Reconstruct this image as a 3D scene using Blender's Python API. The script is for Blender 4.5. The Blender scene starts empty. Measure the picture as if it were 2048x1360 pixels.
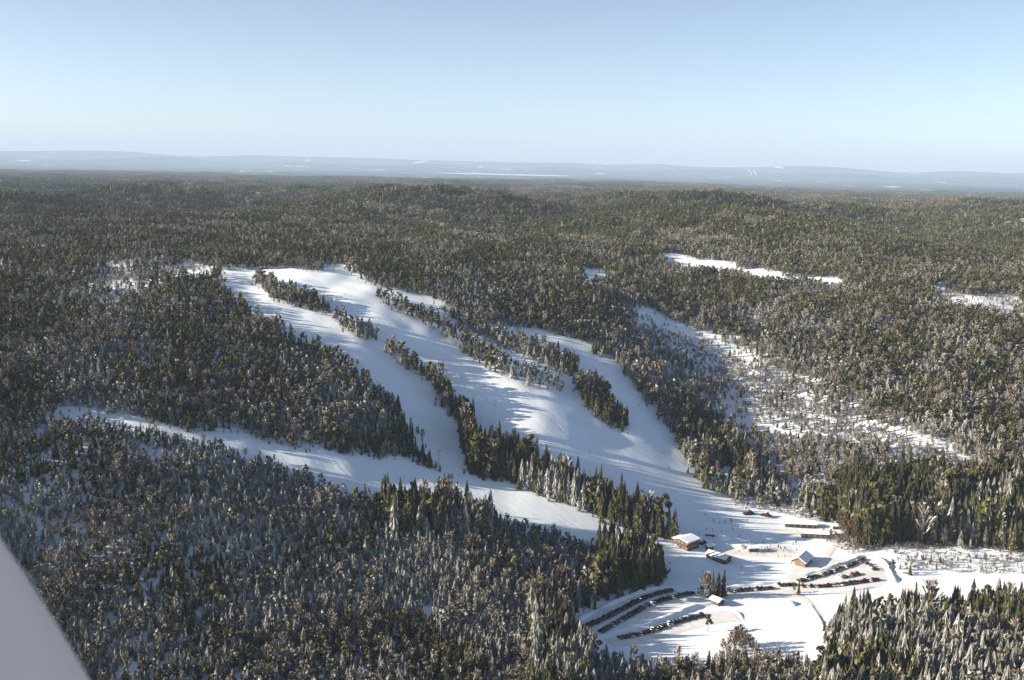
import bpy, math, random
import numpy as np
rnd = random.Random(7)
rng = np.random.default_rng(11)
R = math.radians
SC = bpy.context.scene
COL = SC.collection

# ------------------------------------------------------------------ camera, sky, sun, exposure
F_PX, CAM_Z = 2196.0, 250.0                     # focal length in photo pixels (2048 wide), eye height above the valley
PITCH, ROLL = math.atan(358 / F_PX), R(1.28)
fwd = np.array([0, math.cos(PITCH), -math.sin(PITCH)])
up0 = np.array([0, math.sin(PITCH), math.cos(PITCH)]); x0 = np.array([1.0, 0, 0])
cup = up0 * math.cos(ROLL) - x0 * math.sin(ROLL)
crt = x0 * math.cos(ROLL) + up0 * math.sin(ROLL)
cd = bpy.data.cameras.new('camera'); cam = bpy.data.objects.new('camera', cd); COL.objects.link(cam)
from mathutils import Matrix, Vector
m = Matrix((crt, cup, -fwd)).transposed().to_4x4(); m.translation = (0, 0, CAM_Z)
cam.matrix_world = m
cd.sensor_width = 36; cd.lens = 36 * F_PX / 2048
cd.clip_start = 0.05; cd.clip_end = 120000
cd.dof.use_dof = True; cd.dof.focus_distance = 900; cd.dof.aperture_fstop = 3.2
SC.camera = cam

SUN_AZ = math.atan2(-1.0, -0.14)                # from +Y towards +X: the sun stands low, left and a little behind
SUN_EL = R(18.0)
w = bpy.data.worlds.new('World'); SC.world = w; w.use_nodes = True
nt = w.node_tree; nt.nodes.clear()
sky = nt.nodes.new('ShaderNodeTexSky'); sky.sky_type = 'NISHITA'; sky.sun_disc = False
sky.sun_elevation = SUN_EL; sky.sun_rotation = SUN_AZ % (2 * math.pi)
sky.altitude = 300; sky.air_density = 0.5; sky.dust_density = 0.65; sky.ozone_density = 1.2
bg = nt.nodes.new('ShaderNodeBackground'); bg.inputs[1].default_value = 0.074
wo = nt.nodes.new('ShaderNodeOutputWorld')
hs = nt.nodes.new('ShaderNodeHueSaturation'); hs.inputs['Saturation'].default_value = 0.84; hs.inputs['Hue'].default_value = 0.493
nt.links.new(sky.outputs[0], hs.inputs['Color']); wb = nt.nodes.new('ShaderNodeMix'); wb.data_type = 'RGBA'; wb.blend_type = 'MULTIPLY'; wb.inputs[0].default_value = 1.0; wb.inputs[7].default_value = (1.04, 0.985, 0.93, 1)   # white balance of the whole sky
nt.links.new(hs.outputs[0], wb.inputs[6]); nt.links.new(wb.outputs[2], bg.inputs[0]); nt.links.new(bg.outputs[0], wo.inputs[0])
sl = bpy.data.lights.new('sun', 'SUN'); sun = bpy.data.objects.new('sun', sl); COL.objects.link(sun)
sl.energy = 5.0; sl.angle = R(0.5); sl.color = (1.0, 0.85, 0.645)
sdir = Vector((math.sin(SUN_AZ) * math.cos(SUN_EL), math.cos(SUN_AZ) * math.cos(SUN_EL), math.sin(SUN_EL)))
sun.rotation_euler = sdir.to_track_quat('Z', 'Y').to_euler(); sun.location = (-300, -100, 400)
SC.view_settings.view_transform = 'Standard'; SC.view_settings.look = 'None'
SC.view_settings.exposure = 1.45; SC.view_settings.gamma = 1.0
SC.view_settings.use_curve_mapping = False
SC.render.engine = 'CYCLES'
SC.cycles.use_denoising = True
SC.cycles.max_bounces = 4; SC.cycles.diffuse_bounces = 2; SC.cycles.volume_bounces = 0

#@@SKYEND
# ------------------------------------------------------------------ helpers
def project(P):
    d = np.asarray(P, float) - np.array([0, 0, CAM_Z]); q = d @ fwd
    q = np.where(q < 1e-3, 1e-3, q)
    return 1024 + F_PX * (d @ crt) / q, 680 - F_PX * (d @ cup) / q, q

def ray(px, py):
    px = np.asarray(px, float); py = np.asarray(py, float)
    d = fwd[None] + crt[None] * ((px - 1024) / F_PX)[:, None] - cup[None] * ((py - 680) / F_PX)[:, None]
    return d / np.linalg.norm(d, axis=1)[:, None]

def waves(seed, n, lmin, lmax):
    g = np.random.default_rng(seed)
    lam = np.exp(g.uniform(math.log(lmin), math.log(lmax), n)); a = g.uniform(0, 2 * math.pi, n)
    k = 2 * math.pi / lam
    return k * np.cos(a), k * np.sin(a), g.uniform(0, 6.28, n), math.sqrt(2.0 / n)
def wave(Wv, X, Y):
    kx, ky, ph, amp = Wv
    o = np.zeros(np.shape(X))
    for i in range(len(kx)): o += np.sin(kx[i] * X + ky[i] * Y + ph[i])
    return o * amp                                # about unit variance
def sstep(a, b, x):
    t = np.clip((x - a) / (b - a), 0, 1); return t * t * (3 - 2 * t)

# terrain: heights surveyed at points along sight lines (photo column, photo row, height above the valley floor)
SURVEY = {
 1500: [(0, 18), (700, 10), (1400, 6), (2048, 8)],
 1360: [(-300, 30), (0, 22), (500, 14), (1000, 7), (1500, 3), (2048, 8), (2350, 14)],
 1200: [(-300, 42), (0, 34), (500, 24), (850, 14), (1000, 12), (1150, 4), (1300, 1.5), (1500, 0), (1700, 0), (2048, 3), (2350, 8)],
 1110: [(1350, 4.5), (1500, 2), (1650, 1.0), (1850, 0), (2048, 0)],
 1050: [(-300, 64), (0, 55), (300, 50), (600, 39), (900, 29), (1100, 19), (1250, 12), (1400, 7), (1500, 4.5), (1600, 3), (1800, 6), (2048, 8), (2350, 12)],
 950:  [(-300, 80), (0, 72), (300, 65), (600, 51), (800, 41), (930, 34), (1100, 30), (1300, 22), (1450, 12), (1600, 14), (1800, 18), (2048, 22), (2350, 26)],
 850:  [(-300, 94), (0, 86), (300, 79), (500, 71), (800, 63), (900, 54), (1050, 53), (1200, 45), (1300, 38), (1400, 30), (1550, 29), (1750, 35), (2048, 38), (2350, 42)],
 750:  [(-300, 108), (0, 101), (300, 97), (500, 93), (750, 85), (850, 79), (1000, 76), (1150, 70), (1250, 63), (1350, 56), (1500, 51), (1700, 57), (2048, 62), (2350, 62)],
 650:  [(-300, 124), (0, 119), (300, 118), (600, 113), (750, 110), (900, 103), (1050, 97), (1200, 91), (1300, 84), (1450, 80), (1700, 87), (2048, 91), (2350, 90)],
 600:  [(-300, 132), (0, 129), (300, 129), (500, 127), (700, 124), (900, 117), (1050, 111), (1200, 105), (1400, 97), (1700, 102), (2048, 103), (2350, 106)],
 545:  [(-300, 141), (0, 139), (300, 140), (480, 139), (650, 138), (900, 131), (1100, 123), (1300, 114), (1500, 113), (1700, 117), (2048, 119), (2350, 121)],
 510:  [(-300, 146), (0, 146), (400, 145), (700, 142), (1000, 135), (1300, 126), (1700, 127), (2048, 127), (2350, 128)],
 470:  [(0, 150), (350, 149), (700, 147), (1000, 143), (1300, 138), (1700, 138), (2048, 136)],
 435:  [(0, 136), (500, 140), (1000, 147), (1300, 150), (1600, 150), (2048, 142)],
}
cq, cz = [], []
for row, lst in SURVEY.items():
    for col, z in lst:
        d = ray([col], [row])[0]; t = (z - CAM_Z) / d[2]
        cq.append((math.atan2(d[0] * t, d[1] * t), math.log(math.hypot(d[0] * t, d[1] * t)))); cz.append(z)
for r, zz in ((3200, (126, 128, 130, 130)), (4800, (116, 116, 116, 112)), (6600, (94, 96, 96, 90)), (9000, (74, 74, 72, 66)), (13000, (22, 24, 22, 16)),
              (20000, (-35, -38, -38, -35)), (27000, (-52, -55, -50, -45)), (45000, (-40, -40, -40, -40))):
    for th, z in zip((-0.75, -0.25, 0.25, 0.75), zz): cq.append((th, math.log(r))); cz.append(z)
cq = np.array(cq); cz = np.array(cz)
def tps(q):
    d2 = (q[:, 0:1] - cq[None, :, 0]) ** 2 + (q[:, 1:2] - cq[None, :, 1]) ** 2
    return 0.5 * d2 * np.log(d2 + 1e-12)
N = len(cq)
A = np.zeros((N + 3, N + 3)); A[:N, :N] = tps(cq) + np.eye(N) * 2e-5
A[:N, N] = 1; A[:N, N + 1:] = cq; A[N:, :N] = A[:N, N:].T
wt = np.linalg.solve(A, np.concatenate([cz, np.zeros(3)]))

W_FINE, W_MID, W_HILL, W_BIG = waves(1, 14, 22, 60), waves(2, 14, 70, 190), waves(3, 18, 380, 1100), waves(4, 14, 2200, 6000)
def height(X, Y):
    X = np.asarray(X, float); Y = np.asarray(Y, float); sh = X.shape
    X = X.ravel(); Y = Y.ravel()
    r = np.hypot(X, Y); th = np.arctan2(X, Y)
    q = np.stack([np.clip(th, -0.85, 0.85), np.log(np.clip(r, 390, 44000))], 1)
    z = np.empty(len(q))
    for i in range(0, len(q), 20000):
        z[i:i + 20000] = tps(q[i:i + 20000]) @ wt[:N] + wt[N] + q[i:i + 20000] @ wt[N + 1:]
    z = np.clip(z, -95, 175)
    up = sstep(10, 45, z)
    z = z + wave(W_FINE, X, Y) * 0.28 * (0.1 + 0.9 * up) * (r < 4000) + wave(W_MID, X, Y) * 1.0 * (0.06 + 0.94 * up) * sstep(25000, 9000, r)
    z = z + wave(W_HILL, X, Y) * 19 * sstep(1400, 2300, r) * (1 - 0.72 * sstep(2600, 4600, r))
    z = z + wave(W_BIG, X, Y) * 7 * sstep(3000, 9000, r)
    # far ridges on the horizon
    far = np.exp(-((r - 33000) / 3500) ** 2) * (105 + 40 * wave(W_BIG, X * 0.9, Y * 0.9)) + np.exp(-((r - 40500) / 2200) ** 2) * (270 + 40 * wave(W_BIG, X * 0.7 + 900, Y * 0.7))
    z = z + far
    return z.reshape(sh)

def ground_at(px, py, rmin=380, rmax=12000):
    """where the sight line through each photo position meets the terrain"""
    d = ray(px, py); n = len(d); t0 = np.full(n, float(rmin)); t1 = np.full(n, np.nan); t = t0.copy(); done = np.zeros(n, bool)
    while True:
        act = ~done & (t < rmax)
        if not act.any(): break
        tn = t * 1.006 + 0.2
        P = d[act] * tn[act][:, None]
        below = P[:, 2] + CAM_Z < height(P[:, 0], P[:, 1])
        ia = np.where(act)[0]
        hit = ia[below]; done[hit] = True; t0[hit] = t[hit]; t1[hit] = tn[hit]
        miss = ia[~below]; t[miss] = tn[miss]
    t1 = np.where(done, t1, rmax); t0 = np.where(done, t0, rmax)
    for _ in range(12):
        tm = 0.5 * (t0 + t1); P = d * tm[:, None]
        b = P[:, 2] + CAM_Z < height(P[:, 0], P[:, 1])
        t1 = np.where(b, tm, t1); t0 = np.where(b, t0, tm)
    P = d * t1[:, None]
    return np.stack([P[:, 0], P[:, 1], height(P[:, 0], P[:, 1])], 1)
def gp(px, py): return ground_at([px], [py])[0]
def gpoly(pts): return ground_at([p[0] for p in pts], [p[1] for p in pts])[:, :2]
def inside(poly, X, Y):
    o = np.zeros(X.shape, bool); n = len(poly); j = n - 1
    for i in range(n):
        xi, yi = poly[i]; xj, yj = poly[j]
        c = ((yi > Y) != (yj > Y)) & (X < (xj - xi) * (Y - yi) / (yj - yi + 1e-12) + xi)
        o ^= c; j = i
    return o

def mesh_from(name, V, Fc, mats, smooth=False, fmat=None):
    me = bpy.data.meshes.new(name)
    me.from_pydata([tuple(map(float, v)) for v in V], [], [tuple(map(int, f)) for f in Fc])
    for mm in (mats if isinstance(mats, (list, tuple)) else [mats]): me.materials.append(mm)
    if fmat is not None: me.polygons.foreach_set('material_index', np.asarray(fmat, np.int32))
    if smooth: me.polygons.foreach_set('use_smooth', np.ones(len(me.polygons), bool))
    me.update(); return me
def link(name, me, parent=None, loc=(0, 0, 0), rz=0.0, scale=None):
    o = bpy.data.objects.new(name, me); COL.objects.link(o); o.parent = parent
    o.location = loc; o.rotation_euler = (0, 0, rz)
    if scale is not None: o.scale = scale
    return o
def tag(o, label=None, cat=None, group=None, kind=None):
    if label: o['label'] = label
    if cat: o['category'] = cat
    if group: o['group'] = group
    if kind: o['kind'] = kind
    return o

# ------------------------------------------------------------------ materials
def mat(name, base=(0.5, 0.5, 0.5), rough=0.7, metal=0.0, spec=None):
    mm = bpy.data.materials.new(name); mm.use_nodes = True
    b = mm.node_tree.nodes['Principled BSDF']
    b.inputs['Base Color'].default_value = (*base, 1); b.inputs['Roughness'].default_value = rough; b.inputs['Metallic'].default_value = metal
    if spec is not None: b.inputs['Specular IOR Level'].default_value = spec
    return mm
def nodes(mm):
    t = mm.node_tree
    def N_(typ, **kw):
        n = t.nodes.new(typ)
        for k, v in kw.items(): setattr(n, k, v)
        return n
    return t, N_, t.nodes['Principled BSDF']
def mixc(t, N_, f, a, b):
    mx = N_('ShaderNodeMix', data_type='RGBA')
    for sock, v in ((mx.inputs[0], f), (mx.inputs[6], a), (mx.inputs[7], b)):
        if isinstance(v, (int, float)): sock.default_value = v
        elif isinstance(v, tuple): sock.default_value = (*v, 1)
        else: t.links.new(v, sock)
    return mx.outputs[2]
def mrange(t, N_, v, a, b, c=0.0, d=1.0):
    n = N_('ShaderNodeMapRange'); t.links.new(v, n.inputs[0])
    for i, x in enumerate((a, b, c, d)): n.inputs[i + 1].default_value = x
    return n.outputs[0]
def math2(t, N_, op, a, b):
    n = N_('ShaderNodeMath', operation=op)
    for i, v in enumerate((a, b)):
        if isinstance(v, (int, float)): n.inputs[i].default_value = v
        else: t.links.new(v, n.inputs[i])
    return n.outputs[0]
def noise(t, N_, vec, scale, detail=3, rough=0.55):
    n = N_('ShaderNodeTexNoise'); n.inputs['Scale'].default_value = scale; n.inputs['Detail'].default_value = detail; n.inputs['Roughness'].default_value = rough
    t.links.new(vec, n.inputs['Vector']); return n.outputs['Fac']

def ground_material():
    mm = mat('ground_cover', rough=0.85, spec=0.15); t, N_, b = nodes(mm)
    geo = N_('ShaderNodeNewGeometry').outputs['Position']
    cov = N_('ShaderNodeAttribute', attribute_name='cover').outputs['Fac']      # 0 open snow, 1 closed far wood
    low = N_('ShaderNodeAttribute', attribute_name='lowland').outputs['Fac']    # share of farmland far away
    n1 = noise(t, N_, geo, 0.045, 5); n2 = noise(t, N_, geo, 0.35, 4, 0.6)
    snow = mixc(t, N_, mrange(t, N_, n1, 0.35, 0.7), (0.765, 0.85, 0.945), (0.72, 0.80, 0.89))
    litter = mrange(t, N_, n2, 0.5, 0.72)
    wood_attr = N_('ShaderNodeAttribute', attribute_name='wood').outputs['Fac']
    scrub = mixc(t, N_, math2(t, N_, 'MULTIPLY', litter, wood_attr), snow, (0.16, 0.13, 0.10))
    n3 = noise(t, N_, geo, 0.004, 6, 0.62)
    wood = mixc(t, N_, mrange(t, N_, n3, 0.3, 0.7), (0.018, 0.022, 0.018), (0.048, 0.048, 0.036))  # far canopy tones, darkened to include the shade trees throw on one another
    mp = N_('ShaderNodeMapping'); t.links.new(geo, mp.inputs[0]); mp.inputs['Scale'].default_value = (1.0, 0.45, 1.0)
    n4 = noise(t, N_, mp.outputs[0], 0.0011, 4, 0.6)
    field = math2(t, N_, 'MULTIPLY', mrange(t, N_, n4, 0.635, 0.68), low)
    wood2 = mixc(t, N_, field, wood, (0.80, 0.80, 0.82))
    t.links.new(mixc(t, N_, cov, scrub, wood2), b.inputs['Base Color'])
    mp2 = N_('ShaderNodeMapping'); t.links.new(geo, mp2.inputs[0]); mp2.vector_type = 'TEXTURE'; mp2.inputs['Rotation'].default_value = (0, 0, R(-52)); mp2.inputs['Scale'].default_value = (30.0, 2.2, 30.0)
    n6 = noise(t, N_, mp2.outputs[0], 1.0, 3, 0.6)
    bp = N_('ShaderNodeBump'); bp.inputs['Distance'].default_value = 0.22; bp.inputs['Strength'].default_value = 0.55
    n5 = noise(t, N_, geo, 0.22, 4, 0.6); t.links.new(math2(t, N_, 'ADD', n5, math2(t, N_, 'MULTIPLY', n6, 1.4)), bp.inputs['Height']); t.links.new(bp.outputs[0], b.inputs['Normal'])
    return mm

def foliage(name, dark, light, frost, snow=(0.45, 0.47, 0.48)):
    """needles with a dusting of snow that differs from bough to bough and from tree to tree"""
    mm = mat(name, rough=0.8, spec=0.1); t, N_, b = nodes(mm)
    oi = N_('ShaderNodeObjectInfo'); rn0 = oi.outputs['Random']
    st = mrange(t, N_, noise(t, N_, oi.outputs['Location'], 0.011, 3, 0.6), 0.34, 0.66)      # stands differ over about a hundred metres
    rn = math2(t, N_, 'ADD', math2(t, N_, 'MULTIPLY', rn0, 0.5), math2(t, N_, 'MULTIPLY', st, 0.5))
    fa = N_('ShaderNodeAttribute', attribute_name='bough').outputs['Fac']
    base = mixc(t, N_, math2(t, N_, 'MULTIPLY', math2(t, N_, 'ADD', rn, fa), 0.5), dark, light)
    amt = math2(t, N_, 'ADD', math2(t, N_, 'MULTIPLY', fa, 0.8), math2(t, N_, 'MULTIPLY', rn, 0.5))
    f = mrange(t, N_, amt, 1.15 - frost * 1.3, 2.0 - frost * 1.0)
    t.links.new(mixc(t, N_, f, base, snow), b.inputs['Base Color'])
    return mm
M = {}
M['ground'] = ground_material()
M['spruce'] = foliage('spruce_needles', (0.013, 0.021, 0.016), (0.098, 0.095, 0.034), 0.20)
M['spruce_frost'] = foliage('frosted_spruce_needles', (0.028, 0.037, 0.034), (0.15, 0.135, 0.078), 0.66)
M['pine'] = foliage('pine_needles', (0.018, 0.025, 0.015), (0.132, 0.122, 0.036), 0.14)
M['pine_frost'] = foliage('frosted_pine_needles', (0.036, 0.043, 0.032), (0.15, 0.13, 0.066), 0.52)
M['birch'] = foliage('bare_birch_twigs', (0.085, 0.072, 0.058), (0.22, 0.185, 0.14), 0.45)
M['alder'] = foliage('bare_alder_twigs', (0.085, 0.058, 0.042), (0.17, 0.115, 0.08), 0.25)
M['bark'] = mat('bark', (0.075, 0.055, 0.04), 0.9)
M['birch_bark'] = mat('birch_bark', (0.38, 0.36, 0.33), 0.9)

# ------------------------------------------------------------------ the land
def build_ground():
    a = list(np.arange(-40, -31, 1.0)) + list(np.arange(-31, 31.01, 0.2)) + list(np.arange(32, 41, 1.0))
    a = [-180 + k * 5 for k in range(28)] + a + [41 + k * 5 for k in range(28)]
    a = np.radians(np.array(sorted(set(x for x in a if -180 <= x < 180))))
    rr = [30, 120, 220, 300, 360]
    while rr[-1] < 430: rr.append(rr[-1] * 1.02)
    while rr[-1] < 1700: rr.append(rr[-1] * 1.0042)
    while rr[-1] < 9000: rr.append(rr[-1] * 1.009)
    while rr[-1] < 44500: rr.append(rr[-1] * 1.022)
    rr = np.array(rr)
    T, Rr = np.meshgrid(a, rr); X = Rr * np.sin(T); Y = Rr * np.cos(T); Z = height(X, Y)
    nr, na = X.shape
    V = np.stack([X.ravel(), Y.ravel(), Z.ravel()], 1)
    i = np.arange(nr - 1)[:, None] * na; j = np.arange(na)[None]; jn = (j + 1) % na
    Q = np.stack([i + j, i + jn, i + na + jn, i + na + j], -1).reshape(-1, 4)[:, ::-1]
    c = len(V); V = np.vstack([V, [[0, 0, height(np.array([0.]), np.array([0.]))[0]]]])
    me = bpy.data.meshes.new('ground')
    nq = len(Q); tri = np.stack([np.arange(na), np.roll(np.arange(na), -1), np.full(na, c)], 1)[:, ::-1]
    me.vertices.add(len(V)); me.vertices.foreach_set('co', V.ravel())
    me.loops.add(nq * 4 + na * 3); me.loops.foreach_set('vertex_index', np.concatenate([Q.ravel(), tri.ravel()]).astype(np.int32))
    me.polygons.add(nq + na)
    me.polygons.foreach_set('loop_start', np.concatenate([np.arange(nq) * 4, nq * 4 + np.arange(na) * 3]).astype(np.int32))
    me.polygons.foreach_set('use_smooth', np.ones(nq + na, bool))
    me.update(calc_edges=True); me.validate()
    X, Y = V[:, 0], V[:, 1]; r = np.hypot(X, Y)
    den = density(X, Y); cov = np.maximum(sstep(5000, 7500, r), .72 * sstep(1550, 2200, r) * sstep(.35, .6, den)); lowl = sstep(7500, 13000, r)
    me.attributes.new('cover', 'FLOAT', 'POINT').data.foreach_set('value', cov.astype(np.float32))
    me.attributes.new('lowland', 'FLOAT', 'POINT').data.foreach_set('value', lowl.astype(np.float32))
    wd = den * (r < 9000)
    me.attributes.new('wood', 'FLOAT', 'POINT').data.foreach_set('value', wd.astype(np.float32))
    me.materials.append(M['ground'])
    return tag(link('ground', me), kind='structure')

# clearings and belts of trees, outlined on the ground along sight lines of the photograph
BIG = [(436, 542), (470, 536), (560, 538), (640, 545), (650, 526), (690, 533), (720, 560), (760, 575), (860, 595), (900, 620), (960, 650), (1020, 655), (1070, 660), (1130, 672),
       (1190, 702), (1240, 733), (1283, 787), (1310, 825), (1347, 872), (1367, 916), (1391, 955), (1410, 975), (1470, 1000), (1495, 1018), (1540, 1015), (1600, 1018), (1690, 1060), (1705, 1085), (1740, 1092),
       (1960, 1086), (2070, 1100), (2300, 1110), (2300, 1215), (2060, 1215), (1900, 1228), (1760, 1236), (1672, 1248), (1664, 1290), (1690, 1330), (1640, 1338), (1540, 1322), (1440, 1332), (1300, 1338), (1190, 1330), (1172, 1305), (1140, 1265),
       (1128, 1228), (1200, 1197), (1250, 1182), (1288, 1178), (1312, 1158), (1318, 1130), (1290, 1118), (1240, 1108), (1150, 1090), (1080, 1075), (1000, 1055), (940, 1035), (880, 1015), (830, 1018), (760, 1000), (680, 995), (640, 970), (560, 938),
       (500, 924), (380, 892), (250, 864), (150, 846), (80, 842), (80, 836), (150, 815), (220, 825), (330, 850), (380, 862), (470, 865), (520, 880), (600, 895), (680, 905), (760, 915), (830, 925),
       (872, 942), (840, 890), (795, 825), (735, 762), (675, 720), (590, 670), (505, 632), (440, 578)]
ISLES = [
 (1.0, [(505, 562), (530, 562), (575, 582), (625, 598), (655, 612), (660, 628), (640, 628), (600, 616), (545, 602)]),
 (1.0, [(655, 630), (690, 640), (740, 662), (754, 680), (722, 680), (690, 662)]),
 (1.0, [(768, 702), (790, 698), (830, 735), (870, 760), (905, 800), (940, 840), (955, 880), (940, 905), (928, 910), (918, 858), (892, 828), (872, 791), (850, 756), (800, 730)]),
 (1.0, [(930, 880), (960, 900), (1030, 912), (1110, 960), (1200, 1003), (1290, 1045), (1345, 1076), (1355, 1084), (1300, 1070), (1240, 1052), (1160, 1018), (1082, 991), (1019, 963), (948, 951), (934, 945)]),
 (0.55, [(745, 585), (800, 605), (860, 630), (910, 665), (970, 700), (975, 727), (930, 712), (905, 687), (880, 662), (850, 652), (800, 626), (758, 602)]),
 (0.5, [(930, 690), (960, 690), (1010, 722), (1060, 740), (1110, 768), (1122, 790), (1060, 776), (1000, 750), (950, 722)]),
 (1.0, [(870, 618), (960, 655), (1010, 675), (1060, 690), (1110, 705), (1160, 735), (1150, 760), (1100, 737), (1040, 708), (980, 684), (920, 655)]),
 (1.0, [(1152, 768), (1190, 760), (1225, 800), (1250, 840), (1262, 864), (1235, 864), (1190, 834), (1165, 808)]),
]
SPARSE = [
 (0.64, [(1240, 610), (1360, 635), (1520, 690), (1700, 790), (1850, 860), (1990, 930), (1960, 985), (1800, 960), (1680, 975), (1580, 1000), (1500, 930), (1440, 850), (1380, 790), (1310, 735)]),
 (0.34, [(1265, 640), (1330, 640), (1420, 685), (1500, 715), (1560, 755), (1640, 815), (1720, 850), (1850, 880), (1960, 935), (1940, 955), (1850, 940), (1750, 905), (1650, 885), (1590, 840), (1500, 790), (1460, 775), (1400, 755), (1320, 705)]),
 (0.34, [(1440, 780), (1520, 800), (1620, 870), (1560, 880), (1480, 860)]),
 (0.10, [(1262, 628), (1335, 630), (1430, 680), (1530, 715), (1490, 755), (1380, 728), (1310, 692)]),
 (0.40, [(190, 530), (260, 535), (250, 600), (185, 590)]),
 (0.30, [(330, 528), (425, 532), (420, 560), (340, 556)]),
 (0.0, [(1300, 510), (1370, 512), (1500, 537), (1600, 552), (1700, 568), (1690, 578), (1560, 566), (1450, 551), (1340, 530)]),
 (0.02, [(1140, 546), (1200, 538), (1235, 560), (1160, 572)]),
 (0.6, [(170, 520), (420, 530), (420, 560), (240, 605), (180, 590)]),
 (0.6, [(430, 670), (520, 670), (520, 735), (430, 725)]),
 (0.66, [(60, 950), (180, 955), (185, 1010), (60, 1000)]),
 (0.72, [(410, 1070), (540, 1080), (540, 1135), (420, 1125)]),
 (0.14, [(815, 1185), (890, 1190), (905, 1260), (830, 1255)]),
 (0.22, [(1391, 940), (1430, 920), (1500, 985), (1560, 1010), (1500, 1025), (1420, 985)]),
 (0.3, [(1820, 540), (1900, 585), (2048, 600), (2048, 650), (1900, 625)]),
 (0.62, [(60, 850), (150, 850), (260, 880), (390, 915), (380, 960), (200, 920), (60, 900)]),
]
TALL = [
 (1.6, [(925, 870), (1040, 900), (1360, 1060), (1360, 1090), (1240, 1060), (930, 955)]),
 (1.5, [(1200, 1085), (1330, 1120), (1320, 1190), (1180, 1205)]),
 (1.7, [(1680, 960), (2070, 960), (2070, 1110), (1690, 1090)]),
 (1.2, [(1640, 1200), (2100, 1190), (2100, 1460), (1640, 1460)]),
 (1.5, [(760, 980), (1010, 1010), (980, 1090), (780, 1080)]),
 (1.2, [(1060, 1200), (1190, 1200), (1190, 1440), (1060, 1440)]),
 (1.35, [(1380, 880), (1490, 900), (1560, 1010), (1400, 960)]),
]
BIG = gpoly(BIG)
ISLES = [(d, gpoly(p)) for d, p in ISLES]; SPARSE = [(d, gpoly(p)) for d, p in SPARSE]; TALL = [(d, gpoly(p)) for d, p in TALL]
W_E1, W_E2, W_E3 = waves(31, 10, 25, 120), waves(32, 10, 25, 120), waves(33, 10, 14, 60)
W_D1, W_D2, W_FR, W_SP = waves(21, 12, 45, 160), waves(22, 12, 200, 700), waves(23, 12, 60, 260), waves(24, 12, 50, 300)
def density(X, Y):
    """share of the ground that carries trees"""
    n = 0.85 * wave(W_D1, X, Y) + 0.5 * wave(W_D2, X, Y)
    d = np.clip(0.96 + 0.13 * n, 0.5, 1.0)
    Xs, Ys = X + 9 * wave(W_E1, X, Y), Y + 12 * wave(W_E2, X, Y)
    for v, p in SPARSE: d = np.where(inside(p, Xs, Ys), np.minimum(d, v), d)
    opn = inside(BIG, X + 1.8 * wave(W_E3, X, Y), Y + 2.2 * wave(W_E3, Y, X)); d = np.where(opn, 0.0, d)
    for v, p in ISLES: d = np.where(inside(p, X, Y), v, d)
    return d
ground = build_ground()

# ------------------------------------------------------------------ tree shapes (unit height)
def add_trunk(V, Fc, r, h, n=5):
    b = len(V)
    for k in range(n): a = 2 * math.pi * k / n; V.append((r * math.cos(a), r * math.sin(a), -0.03))
    for k in range(n): a = 2 * math.pi * k / n; V.append((r * .25 * math.cos(a), r * .25 * math.sin(a), h))
    for k in range(n): Fc.append((b + k, b + (k + 1) % n, b + n + (k + 1) % n, b + n + k))
def spruce_crown(g, tiers=9, lobes=9, rad=0.165):
    V, Fc, S = [], [], []
    lean = (g.uniform(-.01, .01), g.uniform(-.01, .01))
    for i in range(tiers):
        t = i / tiers; zb = 0.05 + 0.9 * t; zt = min(1.0, zb + 1.9 * 0.95 / tiers)
        Rr = (rad * (1 - t) ** 0.85 + 0.012) * g.uniform(.88, 1.12)
        off = g.uniform(0, 6.28); b = len(V); cx, cy = lean[0] * t, lean[1] * t
        V.append((cx, cy, zt))
        for k in range(lobes * 2):
            a = off + math.pi * k / lobes; tip = k % 2 == 0
            q = Rr * (g.uniform(.75, 1.25) if tip else g.uniform(.4, .6))
            V.append((cx + q * math.cos(a), cy + q * math.sin(a), zb - (0.035 * g.uniform(.4, 1.3) if tip else -0.02)))
        for k in range(lobes):
            s = g.random(); b1 = b + 1
            n2 = lobes * 2
            Fc.append((b, b1 + 2 * k, b1 + (2 * k + 1) % n2)); S.append(s)
            Fc.append((b, b1 + (2 * k - 1) % n2, b1 + 2 * k)); S.append(min(1, max(0, s + g.uniform(-.2, .2))))
    return V, Fc, S
def pine_crown(g, clumps=13, per=13, lowz=0.38, wide=0.2):
    V, Fc, S = [], [], []
    for c in range(clumps):
        u = (c + g.random()) / clumps; z = lowz + (0.93 - lowz) * u
        rr = wide * math.sin(math.pi * min(.97, .25 + .72 * u)) * g.uniform(.35, 1.0); a = g.uniform(0, 6.28)
        cx, cy = rr * math.cos(a), rr * math.sin(a); cr = g.uniform(.055, .095) * (wide / .2); s0 = g.random()
        for k in range(per):
            d = Vector((g.gauss(0, 1), g.gauss(0, 1), g.gauss(0, .75))).normalized()
            p = Vector((cx, cy, z)) + d * cr * g.uniform(.5, 1)
            e1 = d.orthogonal().normalized(); e1.rotate(Matrix.Rotation(g.uniform(0, 6.28), 3, d)); e2 = d.cross(e1)
            sz = cr * g.uniform(.55, 1.0); b = len(V)
            V += [tuple(p + e1 * sz), tuple(p - e1 * sz * .5 + e2 * sz * .8 - d * sz * .3), tuple(p - e1 * sz * .5 - e2 * sz * .8 - d * sz * .3)]
            Fc.append((b, b + 1, b + 2)); S.append(min(1, max(0, s0 + g.uniform(-.3, .3) + .25 * d.z)))
    return V, Fc, S
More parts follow.
